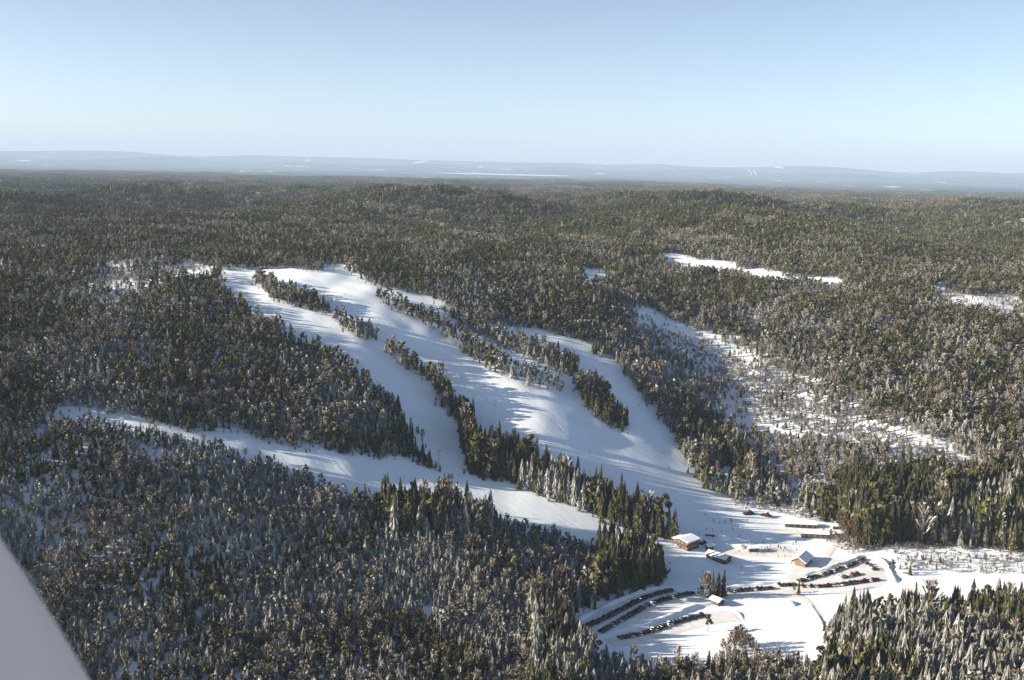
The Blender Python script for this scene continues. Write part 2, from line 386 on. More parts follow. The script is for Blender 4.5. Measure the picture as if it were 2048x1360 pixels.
def birch_crown(g, twigs=110, wide=0.2):
    V, Fc, S = [], [], []
    for k in range(twigs):
        u = g.random(); z0 = 0.22 + 0.62 * u; a = g.uniform(0, 6.28)
        rr = wide * (0.3 + 0.7 * math.sin(math.pi * (0.15 + 0.75 * u))) * g.uniform(.2, .85)
        p0 = Vector((rr * math.cos(a) * .5, rr * math.sin(a) * .5, z0)); p1 = Vector((rr * math.cos(a) * 1.25, rr * math.sin(a) * 1.25, min(1, z0 + g.uniform(.1, .24))))
        wv = Vector((g.uniform(-1, 1), g.uniform(-1, 1), g.uniform(-.4, .4))).normalized() * g.uniform(.012, .03); b = len(V)
        V += [tuple(p0), tuple(p1 + wv), tuple(p1 - wv)]; Fc.append((b, b + 1, b + 2)); S.append(g.random())
    for k in range(5):
        a = g.uniform(0, 6.28); b = len(V); z0 = .2 + .1 * k; p1 = Vector((.13 * math.cos(a), .13 * math.sin(a), z0 + .3))
        V += [(0, 0, z0), tuple(p1), (0.008, 0.008, z0 - .03)]; Fc.append((b, b + 1, b + 2)); S.append(.1)
    return V, Fc, S
def set_bough(me, S):
    me.attributes.new('bough', 'FLOAT', 'FACE').data.foreach_set('value', np.asarray(S, np.float32))
KIND = {  # crown builder, foliage material, trunk material, trunk radius, trunk height
 'spruce_a': (lambda g: spruce_crown(g), 'spruce', 'bark', .014, .9), 'spruce_b': (lambda g: spruce_crown(g, 10, 8, .135), 'spruce', 'bark', .013, .9), 'spruce_c': (lambda g: spruce_crown(g, 8, 9, .19), 'spruce', 'bark', .015, .9),
 'spruce_d': (lambda g: spruce_crown(g, 9, 9, .16), 'spruce_frost', 'bark', .014, .9), 'spruce_e': (lambda g: spruce_crown(g, 8, 8, .20), 'spruce_frost', 'bark', .014, .9),
 'pine_a': (lambda g: pine_crown(g), 'pine', 'bark', .016, .85), 'pine_b': (lambda g: pine_crown(g, 11, 14, .45, .23), 'pine', 'bark', .016, .85), 'pine_c': (lambda g: pine_crown(g, 15, 12, .25, .19), 'pine', 'bark', .016, .85),
 'pine_d': (lambda g: pine_crown(g, 13, 13, .3, .2), 'pine_frost', 'bark', .016, .85),
 'birch_a': (lambda g: birch_crown(g), 'birch', 'birch_bark', .011, .85), 'birch_b': (lambda g: birch_crown(g, 130, .24), 'birch', 'birch_bark', .011, .85), 'birch_c': (lambda g: birch_crown(g, 120, .22), 'alder', 'bark', .011, .8),
}
PROTO = {}
def build_protos():
    for s in ('spruce', 'pine', 'birch'):
        PROTO[s] = bpy.data.collections.new(s + '_shapes')
    for k, (fn, fm, tm, tr, th) in KIND.items():
        g = random.Random(hash_name(k)); V, Fc, S = fn(g)
        crown = mesh_from(k + '_crown', V, Fc, M[fm]); set_bough(crown, S)
        TV, TF = [], []; add_trunk(TV, TF, tr, th)
        trunk = mesh_from(k + '_trunk', TV, TF, M[tm])
        n = len(V); V2 = V + TV; F2 = Fc + [tuple(i + n for i in f) for f in TF]
        both = mesh_from(k, V2, F2, [M[fm], M[tm]], fmat=[0] * len(Fc) + [1] * len(TF)); set_bough(both, S + [0.2] * len(TF))
        o = bpy.data.objects.new(k, both); PROTO[k.split('_')[0]].objects.link(o)
        PROTO[k] = (crown, trunk)
def hash_name(s): return sum((i + 3) * ord(c) for i, c in enumerate(s))
build_protos()
VARIANTS = {s: sorted(k for k in KIND if k.startswith(s)) for s in ('spruce', 'pine', 'birch')}

# ------------------------------------------------------------------ near woods: every tree placed one by one
def near_trees():
    th = 0.56; XX, YY = [], []
    for sp, ra, rb in ((3.05, 400, 790), (3.7, 790, 1680)):
        gx = np.arange(-.58 * rb, .58 * rb, sp); gy = np.arange(ra * .8, rb, sp)
        X, Y = np.meshgrid(gx, gy); X = X + (np.arange(len(gy)) % 2)[:, None] * sp * .5
        X = (X + rng.uniform(-.48, .48, X.shape) * sp).ravel(); Y = (Y + rng.uniform(-.48, .48, Y.shape) * sp).ravel()
        r = np.hypot(X, Y); t = np.arctan2(X, Y)
        k = (r > ra) & (r < rb) & (np.abs(t) < th); XX.append(X[k]); YY.append(Y[k])
    X, Y = np.concatenate(XX), np.concatenate(YY)
    D = density(X, Y)
    edge = np.zeros(len(X), bool)
    for a in range(6): edge |= ~inside(BIG, X + 7 * math.cos(a), Y + 9 * math.sin(a))
    for v, p in ISLES:
        for a in range(6): edge |= inside(p, X + 6 * math.cos(a), Y + 8 * math.sin(a))
    D = np.where((D == 0) & edge & inside(BIG, X, Y), .16, D)
    k = rng.random(len(X)) < D; X, Y, D = X[k], Y[k], D[k]
    Z = height(X, Y); opn = inside(BIG, X, Y)
    hm = np.interp(Z, [0, 25, 60, 110, 145], [11.5, 10.8, 10.2, 8.2, 6.8])
    rr = np.hypot(X, Y); tallz = np.zeros(len(X), bool)
    for v, p in TALL:
        q = inside(p, X, Y); hm = np.where(q, hm * v, hm); tallz |= q
    hm = np.where(tallz, hm, hm * (1 - .30 * sstep(840, 660, rr)))
    for v, p in ISLES[:3]: hm = np.where(inside(p, X, Y), hm * 1.18, hm)
    H = hm * np.clip(rng.normal(1, .30, len(X)), .4, 1.75)
    opennear = (D < 0.48) | inside(SPARSE[0][1], X, Y); H = np.where(D < .4, H * .55, np.where(opennear, H * .78, H))
    fr = wave(W_FR, X, Y) + .7 * sstep(800, 560, np.hypot(X, Y)) - .15; spn = wave(W_SP, X, Y)
    right = sstep(150, 350, X) * sstep(700, 900, Y)
    ps = np.interp(Z, [10, 50, 100, 140], [.72, .62, .34, .22]) + .12 * spn - .2 * right; ps = np.where(tallz, .9, ps)
    pb = np.clip(.14 + .14 * wave(W_D1, X + 500, Y) + .10 * right, .02, .5); pb = np.where(opennear, .62, pb); pb = np.where(tallz, .05, pb)
    u = rng.random(len(X))
    kind = np.where(u < pb, 2, np.where(u < pb + (1 - pb) * np.clip(ps, .05, .95), 0, 1))
    frost = 1.2 * fr + .6 * rng.normal(size=len(X)) + 0.35 - tallz * np.where(inside(TALL[3][1], X, Y), .55, 1.2) - .5 * (Z > 90)
    return X, Y, Z, H, kind, frost
TX, TY, TZ, TH, TK, TF_ = near_trees()
v0 = rng.random(len(TX))
TV_ = np.where(TK == 0, np.where(TF_ > .2, 3 + (v0 < .5), (v0 * 3).astype(int)), np.where(TK == 1, np.where(TF_ > .8, 3, (v0 * 3).astype(int)), np.where(v0 < .035, 2, (v0 * 9).astype(int) % 2)))
TW = rng.uniform(.85, 1.2, len(TX)) * np.where(TK == 0, np.clip(1.05 - (TH - 12) * .012, .7, 1.1), 1.12)
TR = rng.uniform(0, 6.28, len(TX))

SPEC = ('spruce', 'pine', 'birch')
KNAME = ('spruce_tree', 'pine_tree', 'birch_tree')
def real_tree(name, variant, loc, h, wd, rz, label, group):
    crown, trunk = PROTO[variant]
    e = bpy.data.objects.new(name, None); COL.objects.link(e); e.empty_display_size = 1
    e.location = loc; e.rotation_euler = (0, 0, rz); e.scale = (h * wd, h * wd, h)
    tag(e, label, 'tree', group)
    for nm, me in (('trunk', trunk), ('crown', crown)):
        o = bpy.data.objects.new(nm, me); COL.objects.link(o); o.parent = e
    return e
def pick_individuals():
    P = np.stack([TX, TY, TZ], 1); bx, by, q = project(P); T = P.copy(); T[:, 2] += TH * .7; tx, ty, _ = project(T)
    inframe = (tx > 10) & (tx < 2038) & (ty < 1345) & (ty > 300) & ~((tx < 200) & (ty > 1040 + tx * 1.65))
    size = TH / q * F_PX
    isl = np.zeros(len(TX), bool)
    for v, p in ISLES: isl |= inside(p, TX, TY)
    score = size * np.where(isl, 1.1, 1.0)
    out = np.zeros(len(TX), bool)
    for k in range(3):
        idx = np.where((TK == k) & inframe)[0]; idx = idx[np.argsort(-score[idx])][:270]; out[idx] = True
    return out, bx
SEL, SELPX = pick_individuals()
I3P = ISLES[3][1]
for i in np.where(SEL)[0]:
    k = TK[i]; frosty = (k == 0 and TV_[i] >= 3) or (k == 1 and TV_[i] == 3)
    look = ('frost-dusted ' if frosty else 'dark green ') if k < 2 else ('reddish-brown bare ' if TV_[i] == 2 else 'bare frosty ')
    sp = SPEC[k]
    x, y = np.array([TX[i]]), np.array([TY[i]])
    if inside(I3P, x, y)[0]: where, grp = 'in the tall belt between the two lower ski runs', 'tall belt between the runs'
    elif any(inside(p, x, y)[0] for _, p in ISLES): where, grp = 'in a narrow strip of trees between the ski runs', 'tree strips on the ski hill'
    elif TX[i] > 150 and TY[i] < 640: where, grp = 'in the wood in front of the snowy bog', 'wood before the bog'
    elif TX[i] > 180: where, grp = 'at the foot of the slope behind the snowy bog', 'wood behind the bog'
    elif TX[i] > 0: where, grp = 'in the wood in front of the car park', 'wood before the car park'
    elif TY[i] < 640: where, grp = 'in the near wood along the bottom of the picture', 'near wood'
    else: where, grp = 'in the wood below the lower ski run', 'wood below the lower run'
    hs_ = 'tall ' if TH[i] > 14.5 else 'short ' if TH[i] < 10.5 else ''
    if grp == 'near wood': where = ('in the bottom corner wood beside the aircraft fairing' if SELPX[i] < 480 else 'in the near wood below the small forest clearing' if SELPX[i] < 820 else 'in the near wood left of the car park')
    if grp == 'wood before the bog': where = 'in the wood before the bog, beside the curving road' if SELPX[i] < 1820 else 'in the wood before the bog, far from the road'
    if grp == 'wood before the car park': where = 'beside the front car row' if SELPX[i] < 1340 and TY[i] > 520 else 'below the reddish thicket' if SELPX[i] > 1400 else 'in the strip of wood below the car park'
    look = hs_ + look
    real_tree(KNAME[k], VARIANTS[sp][TV_[i]], (TX[i], TY[i], TZ[i] - .1), TH[i], TW[i], TR[i], look + sp + ' ' + where, sp + ' trees, ' + grp)

def scatter_group(coll):
    ng = bpy.data.node_groups.new('plant_trees', 'GeometryNodeTree')
    ng.interface.new_socket('Geometry', in_out='INPUT', socket_type='NodeSocketGeometry'); ng.interface.new_socket('Geometry', in_out='OUTPUT', socket_type='NodeSocketGeometry')
    n = ng.nodes; gi = n.new('NodeGroupInput'); go = n.new('NodeGroupOutput')
    ci = n.new('GeometryNodeCollectionInfo'); ci.inputs['Collection'].default_value = coll
    ci.inputs['Separate Children'].default_value = True; ci.inputs['Reset Children'].default_value = True
    ip = n.new('GeometryNodeInstanceOnPoints'); ip.inputs['Pick Instance'].default_value = True
    def at(nm, ty):
        a = n.new('GeometryNodeInputNamedAttribute'); a.data_type = ty; a.inputs['Name'].default_value = nm
        return a.outputs['Attribute']
    L = ng.links.new
    L(gi.outputs[0], ip.inputs['Points']); L(ci.outputs[0], ip.inputs['Instance']); L(at('variant', 'INT'), ip.inputs['Instance Index'])
    L(at('turn', 'FLOAT_VECTOR'), ip.inputs['Rotation']); L(at('size', 'FLOAT_VECTOR'), ip.inputs['Scale']); L(ip.outputs[0], go.inputs[0])
    return ng
def scatter(name, coll, P, variant, rz, size, label, cat):
    me = bpy.data.meshes.new(name); n = len(P); me.vertices.add(n); me.vertices.foreach_set('co', np.asarray(P, np.float32).ravel())
    me.attributes.new('variant', 'INT', 'POINT').data.foreach_set('value', np.asarray(variant, np.int32))
    tv = np.zeros((n, 3), np.float32); tv[:, 2] = rz
    me.attributes.new('turn', 'FLOAT_VECTOR', 'POINT').data.foreach_set('vector', tv.ravel())
    me.attributes.new('size', 'FLOAT_VECTOR', 'POINT').data.foreach_set('vector', np.asarray(size, np.float32).ravel())
    o = link(name, me); md = o.modifiers.new('trees', 'NODES'); md.node_group = scatter_group(coll)
    return tag(o, label, cat, kind='stuff')
for k, s in enumerate(SPEC):
    sel = (TK == k) & ~SEL
    scatter(s + '_forest', PROTO[s], np.stack([TX, TY, TZ - .1], 1)[sel], TV_[sel], TR[sel], np.stack([TH * TW, TH * TW, TH], 1)[sel],
            {'spruce': 'dense spruce woods on the slopes around the ski runs', 'pine': 'olive pine woods covering the upper slopes', 'birch': 'bare frosty birches scattered through the woods'}[s], 'forest')

# ------------------------------------------------------------------ far woods: clumps of small trees
def build_stands():
    coll = bpy.data.collections.new('stand_shapes')
    def stand(name, size, n, pspruce, pbirch, seed, fr):
        g = random.Random(seed); V, Fc, S, FM = [], [], [], []
        mats = [M['spruce'], M['pine'], M['birch'], M['pine_frost']]
        for k in range(n):
            u = g.random()
            if u < pbirch: v, f, s = birch_crown(g, 34, .22); mi = 2; v = [(a, b, c) for a, b, c in v]
            elif u < pbirch + pspruce: v, f, s = spruce_crown(g, 4, 5, .19); mi = 0
            else: v, f, s = pine_crown(g, 7, 7, .3, .25); mi = 3 if g.random() < fr else 1
            h = 9.5 * min(1.5, max(.5, g.gauss(1, .25))); x = g.uniform(-.5, .5) * size; y = g.uniform(-.5, .5) * size; b = len(V)
            if size > 30: h *= 1.05
            V += [(a * h * 1.1 + x, bb * h * 1.1 + y, c * h) for a, bb, c in v]; Fc += [tuple(i + b for i in q) for q in f]
            o = g.uniform(-.25, .25); S += [min(1, max(0, a + o)) for a in s]; FM += [mi] * len(f)
        me = mesh_from(name, V, Fc, mats, fmat=FM); set_bough(me, S); coll.objects.link(bpy.data.objects.new(name, me))
    for i in range(4): stand('stand_a%d' % i, 21, 30, .35, .10, 100 + i, .2)
    for i in range(2): stand('stand_b%d' % i, 21, 26, .15, .55, 120 + i, .5)
    for i in range(2): stand('stand_c%d' % i, 21, 6, .2, .4, 130 + i, .4)
    for i in range(3): stand('stand_d%d' % i, 42, 90, .35, .10, 140 + i, .2)
    for i in range(2): stand('stand_e%d' % i, 42, 64, .2, .45, 150 + i, .4)
    return coll
def far_forest():
    coll = build_stands(); PP, VV, ss = [], [], []
    for (ra, rb, sp, dense, thin, bare) in ((1640, 3300, 19.5, (0, 1, 2, 3), (4, 5), (6, 7)), (3300, 11500, 39.0, (8, 9, 10), (11, 12), (11, 12))):
        gx = np.arange(-rb * .6, rb * .6, sp); gy = np.arange(ra * .7, rb, sp)
        X, Y = np.meshgrid(gx, gy); X = (X + rng.uniform(-.35, .35, X.shape) * sp).ravel(); Y = (Y + rng.uniform(-.35, .35, Y.shape) * sp).ravel()
        r = np.hypot(X, Y); t = np.arctan2(X, Y); k = (r > ra) & (r < rb) & (np.abs(t) < .56); X, Y = X[k], Y[k]
        n = wave(waves(51, 14, 120, 500), X, Y) + .6 * wave(waves(52, 14, 700, 2500), X, Y) + .3 * rng.normal(size=len(X))
        D = density(X, Y); opn = (D < .3) | (n > 3.3); half = (n > 1.15)
        k = ~opn; X, Y, n, half = X[k], Y[k], n[k], half[k]
        u = rng.random(len(X))
        v = np.where(n > 2.7, np.array(bare)[(u * len(bare)).astype(int)], np.where(half, np.array(thin)[(u * len(thin)).astype(int)], np.array(dense)[(u * len(dense)).astype(int)]))
        PP.append(np.stack([X, Y, height(X, Y) - .3], 1)); VV.append(v); ss.append(np.repeat(rng.uniform(.85, 1.15, (len(X), 1)), 3, 1))
    P = np.vstack(PP)
    # a slant under each clump of trees follows the hill closely enough at this distance
    scatter('distant_forest', coll, P, np.concatenate(VV), rng.integers(0, 4, len(P)) * (math.pi / 2), np.vstack(ss), 'rolling pine and spruce forest reaching back to the horizon', 'forest')
far_forest()

# ------------------------------------------------------------------ roads, car parks and banks of ploughed snow
def packed(name, a, b_):
    mm = mat(name, rough=0.8, spec=0.2); t, N_, b = nodes(mm)
    geo = N_('ShaderNodeNewGeometry').outputs['Position']
    n1 = noise(t, N_, geo, 0.12, 5, 0.65)
    n2 = noise(t, N_, geo, 0.9, 4, 0.7)
    c1 = mixc(t, N_, mrange(t, N_, n1, 0.35, 0.68), a, b_)
    t.links.new(mixc(t, N_, mrange(t, N_, n2, 0.5, 0.8), c1, tuple(x * .72 for x in b_)), b.inputs['Base Color'])
    bp = N_('ShaderNodeBump'); bp.inputs['Distance'].default_value = 0.15; bp.inputs['Strength'].default_value = 0.5; t.links.new(n2, bp.inputs['Height']); t.links.new(bp.outputs[0], b.inputs['Normal'])
    return mm
M['packed'] = packed('packed_road_snow', (0.74, 0.77, 0.80), (0.63, 0.635, 0.64))
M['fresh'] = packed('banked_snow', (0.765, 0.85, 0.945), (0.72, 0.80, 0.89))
M['tracks'] = packed('trodden_snow', (0.80, 0.79, 0.78), (0.70, 0.68, 0.66))
def spline(pts, step):
    P = np.asarray(pts, float); out = []
    n = len(P)
    for i in range(n - 1):
        p0, p1, p2, p3 = P[max(i - 1, 0)], P[i], P[i + 1], P[min(i + 2, n - 1)]
        m_ = max(2, int(np.linalg.norm(p2 - p1) / step))
        for k in range(m_):
            t = k / m_
            out.append(.5 * ((2 * p1) + (-p0 + p2) * t + (2 * p0 - 5 * p1 + 4 * p2 - p3) * t * t + (-p0 + 3 * p1 - 3 * p2 + p3) * t ** 3))
    out.append(P[-1]); return np.array(out)
def ribbon(name, px, width, mt, lift=.16, taper=False):
    C = spline(gpoly(px), 2.5); T = np.gradient(C, axis=0); T /= np.linalg.norm(T, axis=1)[:, None]; Nn = np.stack([-T[:, 1], T[:, 0]], 1)
    V, Fc = [], []; k = 7
    for i in range(len(C)):
        ww = width if np.isscalar(width) else np.interp(i / len(C), np.linspace(0, 1, len(width)), width)
        for j in range(k):
            u = j / (k - 1) - .5; p = C[i] + Nn[i] * u * ww; V.append((p[0], p[1], 0))
    V = np.array(V); V[:, 2] = height(V[:, 0], V[:, 1]) + lift - .12 * (np.abs((np.arange(len(V)) % k) / (k - 1) - .5) > .49)
    for i in range(len(C) - 1):
        for j in range(k - 1): a = i * k + j; Fc.append((a, a + 1, a + k + 1, a + k)[::-1])
    return tag(link(name, mesh_from(name, V, Fc, mt, True)), kind='structure')
def bank(name, px, width, hgt, seed=0):
    g = random.Random(seed); C = spline(gpoly(px), 2.0); T = np.gradient(C, axis=0); T /= np.linalg.norm(T, axis=1)[:, None]; Nn = np.stack([-T[:, 1], T[:, 0]], 1)
    prof = [(-.5, -.2), (-.38, .2), (-.25, .55), (-.12, .9), (.02, 1.0), (.15, .8), (.3, .4), (.42, .15), (.5, -.2)]; V, Fc = [], []; k = len(prof)
    for i in range(len(C)):
        e = min(1, i / 4, (len(C) - 1 - i) / 4) * (.55 + .5 * math.sin(i * .35 + seed) * math.sin(i * .13 + 2 * seed) + .3 * g.random() + .15)
        for u, v in prof:
            p = C[i] + Nn[i] * u * width * (.6 + .4 * min(1, e) + g.uniform(-.08, .08)); V.append((p[0], p[1], v * hgt * max(.1, e) * g.uniform(.85, 1.15)))
    V = np.array(V); V[:, 2] += height(V[:, 0], V[:, 1])
    for i in range(len(C) - 1):
        for j in range(k - 1): a = i * k + j; Fc.append((a, a + 1, a + k + 1, a + k)[::-1])
    return tag(link(name, mesh_from(name, V, Fc, M['fresh'], True)), kind='structure')
ribbon('road', [(1200, 1262), (1260, 1232), (1330, 1205), (1390, 1193), (1470, 1189), (1560, 1181), (1640, 1168), (1720, 1150), (1765, 1130)], 13, M['packed'], .20)
ribbon('road', [(1575, 1186), (1605, 1196), (1630, 1225), (1648, 1265), (1672, 1310), (1700, 1350)], 6, M['packed'], .16)
ribbon('car_park', [(1150, 1262), (1230, 1232), (1300, 1205), (1360, 1186)], (16, 28, 24, 14), M['packed'], .14)
ribbon('car_park', [(1215, 1284), (1300, 1268), (1360, 1250), (1425, 1236), (1470, 1232)], 15, M['packed'], .18)
ribbon('car_park', [(1585, 1172), (1650, 1160), (1700, 1147), (1745, 1138)], (14, 46, 50, 30), M['packed'], .15)
ribbon('path', [(1640, 1135), (1655, 1110), (1668, 1090), (1682, 1072)], 5, M['tracks'], .15)
ribbon('path', [(1440, 1104), (1490, 1104), (1550, 1104), (1600, 1112)], (5, 16, 18, 8), M['tracks'], .13)
ribbon('path', [(1545, 1060), (1590, 1064), (1650, 1066), (1675, 1062)], (5, 9, 9, 5), M['tracks'], .13)
for i, (px, wd, hg) in enumerate([
    ([(1150, 1246), (1200, 1217), (1260, 1192), (1310, 1176), (1345, 1168)], 4.5, 1.3),
    ([(1170, 1284), (1215, 1272), (1290, 1252), (1340, 1234), (1390, 1214), (1430, 1205)], 7, 1.9),
    ([(1340, 1170), (1365, 1172), (1390, 1178)], 5, 1.8),
    ([(1455, 1174), (1500, 1170), (1545, 1166)], 5, 1.4),
    ([(1450, 1199), (1510, 1196), (1570, 1192)], 4, 1.0),
    ([(1600, 1152), (1650, 1138), (1700, 1122), (1730, 1111)], 5, 1.5),
    ([(1735, 1110), (1765, 1124), (1780, 1142), (1790, 1166)], 8, 2.0),
    ([(1620, 1184), (1690, 1182), (1760, 1172)], 4, 1.1),
    ([(1445, 1214), (1475, 1226), (1486, 1240)], 4, .9),
    ([(1618, 1205), (1640, 1240), (1655, 1280)], 3, .7)]):
    bank('snow_bank', px, wd, hg, i)

# ------------------------------------------------------------------ parked cars
def wood_mat(name, c1, c2):
    mm = mat(name, rough=.75); t, N_, b = nodes(mm); geo = N_('ShaderNodeNewGeometry').outputs['Position']
    mp = N_('ShaderNodeMapping'); t.links.new(geo, mp.inputs[0]); mp.inputs['Scale'].default_value = (.4, .4, 3.5)
    t.links.new(mixc(t, N_, noise(t, N_, mp.outputs[0], 1.2, 3), c1, c2), b.inputs['Base Color']); return mm
CARCOL = {'black': (.012, .012, .014), 'dark grey': (.05, .052, .056), 'dark blue': (.015, .028, .075), 'red': (.17, .018, .018), 'maroon': (.11, .018, .022), 'silver': (.42, .43, .44), 'white': (.78, .78, .78), 'dark green': (.02, .05, .03), 'brown': (.10, .06, .04)}
CARM = {k: mat('car_paint_' + k.replace(' ', '_'), c, .3, .2) for k, c in CARCOL.items()}
M['glass'] = mat('car_glass', (.015, .018, .022), .08); M['tyre'] = mat('tyre_rubber', (.012, .012, .012), .85); M['lamp'] = mat('lamp_glass', (.6, .58, .52), .2)
def loft(secs):                       # sections of equal length -> closed skin
    V, Fc = [], []; k = len(secs[0])
    for s in secs: V += s
    for i in range(len(secs) - 1):
        for j in range(k): a = i * k + j; b = i * k + (j + 1) % k; Fc.append((a, b, b + k, a + k))
    Fc.append(tuple(range(k))[::-1]); Fc.append(tuple((len(secs) - 1) * k + j for j in range(k))); return V, Fc
def car_meshes(estate):
    L, W = (4.6, 1.8) if estate else (4.3, 1.76); secs = []
    for x, zt, ww in ((-L / 2, .72, .8), (-L / 2 + .12, .95, .93), (-L * .25, 1.0, 1), (L * .12, .98, 1), (L * .3, .92, .98), (L / 2 - .15, .78, .9), (L / 2, .6, .78)):
        h = W / 2 * ww; secs.append([(x, -h * .95, .28), (x, -h, .6), (x, -h * .93, zt), (x, h * .93, zt), (x, h, .6), (x, h * .95, .28)])
    body = loft(secs); secs = []
    back = -L / 2 + (.18 if estate else .5)
    for x, zt, ww in ((back, .98, .84), (back + .35, 1.46 + .06 * estate, .72), (L * .02, 1.52 + .06 * estate, .72), (L * .2, .96, .82)):
        h = W / 2 * ww; hb = W / 2 * .9; secs.append([(x, -hb, .93), (x, -h, zt), (x, h, zt), (x, hb, .93)])
    cab = loft(secs)
    rx0, rx1, rz, rh = back + .4, L * .0, 1.5 + .06 * estate, W / 2 * .71
    roof = ([(rx0, -rh, rz - .02), (rx1, -rh, rz), (rx1, rh, rz), (rx0, rh, rz - .02), (rx0, -rh * .94, rz + .06), (rx1, -rh * .94, rz + .08), (rx1, rh * .94, rz + .08), (rx0, rh * .94, rz + .06)],
            [(0, 1, 5, 4), (1, 2, 6, 5), (2, 3, 7, 6), (3, 0, 4, 7), (4, 5, 6, 7), (3, 2, 1, 0)])
    wv, wf = [], []; n = 10
    for s in (-.11, .11):
        for k in range(n): a = 2 * math.pi * k / n; wv.append((.32 * math.cos(a), s, .32 * math.sin(a)))
    for k in range(n): wf.append((k, (k + 1) % n, n + (k + 1) % n, n + k))
    wf += [tuple(range(n))[::-1], tuple(range(n, 2 * n))]
    return body, cab, roof, (wv, wf), L, W
CARS = {}
for est in (0, 1):
    body, cab, roof, wh, L, W = car_meshes(est)
    for c in CARCOL:
        V = body[0] + roof[0]; Fc = body[1] + [tuple(i + len(body[0]) for i in f) for f in roof[1]]
        CARS[est, c] = (mesh_from('car_body', V, Fc, CARM[c]), mesh_from('car_window', cab[0], cab[1], M['glass']), mesh_from('car_wheel', wh[0], wh[1], M['tyre']), L, W)
ORD = ['first', 'second', 'third', 'fourth', 'fifth', 'sixth', 'seventh', 'eighth', 'ninth', 'tenth', 'eleventh', 'twelfth', 'thirteenth', 'fourteenth', 'fifteenth', 'sixteenth', 'seventeenth', 'eighteenth', 'nineteenth', 'twentieth',
       'twenty-first', 'twenty-second', 'twenty-third', 'twenty-fourth', 'twenty-fifth', 'twenty-sixth', 'twenty-seventh', 'twenty-eighth', 'twenty-ninth', 'thirtieth']
ROWS = [
 ([(1163, 1259), (1240, 1222), (1290, 1197), (1345, 1181)], 30, 'upper row of the lower car park', 1),
 ([(1200, 1266), (1240, 1243), (1290, 1215), (1330, 1200), (1388, 1187)], 30, 'middle row of the lower car park', 1),
 ([(1236, 1278), (1300, 1264), (1350, 1246), (1408, 1231)], 24, 'front row of the lower car park', 1),
 ([(1455, 1184), (1500, 1181), (1546, 1177)], 11, 'line along the road past the tree clump', 1),
 ([(1556, 1172), (1592, 1170)], 4, 'short line between road and upper car park', 1),
 ([(1596, 1164), (1650, 1149), (1700, 1131), (1728, 1119)], 22, 'back row of the upper car park', 1),
 ([(1602, 1174), (1660, 1173), (1700, 1168), (1757, 1160)], 20, 'front row of the upper car park', 1),
 ([(1676, 1157), (1720, 1149)], 5, 'short middle row of the upper car park', 1),
 ([(1735, 1128), (1754, 1143)], 4, 'end row by the curved snow bank', 1)]
def place_cars():
    g = random.Random(5); names = ['black', 'dark grey', 'dark blue', 'red', 'maroon', 'silver', 'white', 'dark green', 'brown']; wts = [32, 24, 14, 4, 6, 10, 7, 3, 3]
    for px, n, where, _ in ROWS:
        C = spline(gpoly(px), 1.0); seg = np.concatenate([[0], np.cumsum(np.linalg.norm(np.diff(C, axis=0), axis=1))])
        for i in range(n):
            s = (i + .5) / n * seg[-1] + g.uniform(-.2, .2); x = np.interp(s, seg, C[:, 0]); y = np.interp(s, seg, C[:, 1])
            x2 = np.interp(s + 1, seg, C[:, 0]) - np.interp(s - 1, seg, C[:, 0]); y2 = np.interp(s + 1, seg, C[:, 1]) - np.interp(s - 1, seg, C[:, 1])
            a = math.atan2(y2, x2) + math.pi / 2 + (math.pi if g.random() < .5 else 0) + g.gauss(0, .05)
            if seg[-1] / n < 2.0 or 'along the road' in where and False: a += math.pi / 2
            c = g.choices(names, wts)[0]; body, win, wheel, L, W = CARS[int(g.random() < .5), c]
            o = bpy.data.objects.new('parked_car', None); COL.objects.link(o); o.location = (x, y, float(height(np.array([x]), np.array([y]))[0]) + .22); o.rotation_euler = (0, 0, a)
            tag(o, '%s car, %s from left in %s' % (c, ORD[i], where), 'car', 'cars in ' + where)
            for nm, me in (('body', body), ('window', win)):
                q = bpy.data.objects.new(nm, me); COL.objects.link(q); q.parent = o
            for sx in (-1, 1):
                for sy in (-1, 1):
                    q = bpy.data.objects.new('wheel', wheel); COL.objects.link(q); q.parent = o; q.location = (sx * L * .31, sy * (W / 2 - .12), .32)
place_cars()

# ------------------------------------------------------------------ buildings
M['brown_wood'] = wood_mat('brown_boards', (.06, .038, .026), (.105, .064, .042)); M['dark_wood'] = wood_mat('dark_stained_boards', (.028, .022, .018), (.055, .042, .034))
M['orange_wood'] = wood_mat('ochre_boards', (.16, .10, .065), (.23, .14, .09)); M['red_wood'] = wood_mat('red_boards', (.17, .035, .025), (.25, .055, .04))
M['pane'] = mat('window_glass', (.03, .035, .045), .1); M['trim'] = mat('white_trim', (.72, .71, .69), .6); M['metal'] = mat('grey_steel', (.30, .31, .32), .45, .8)
def boxm(name, x0, x1, y0, y1, z0, z1, mt, parent):
    V = [(x, y, z) for z in (z0, z1) for x, y in ((x0, y0), (x1, y0), (x1, y1), (x0, y1))]
    return link(name, mesh_from(name, V, [(3, 2, 1, 0), (4, 5, 6, 7), (0, 1, 5, 4), (1, 2, 6, 5), (2, 3, 7, 6), (3, 0, 4, 7)], mt), parent)
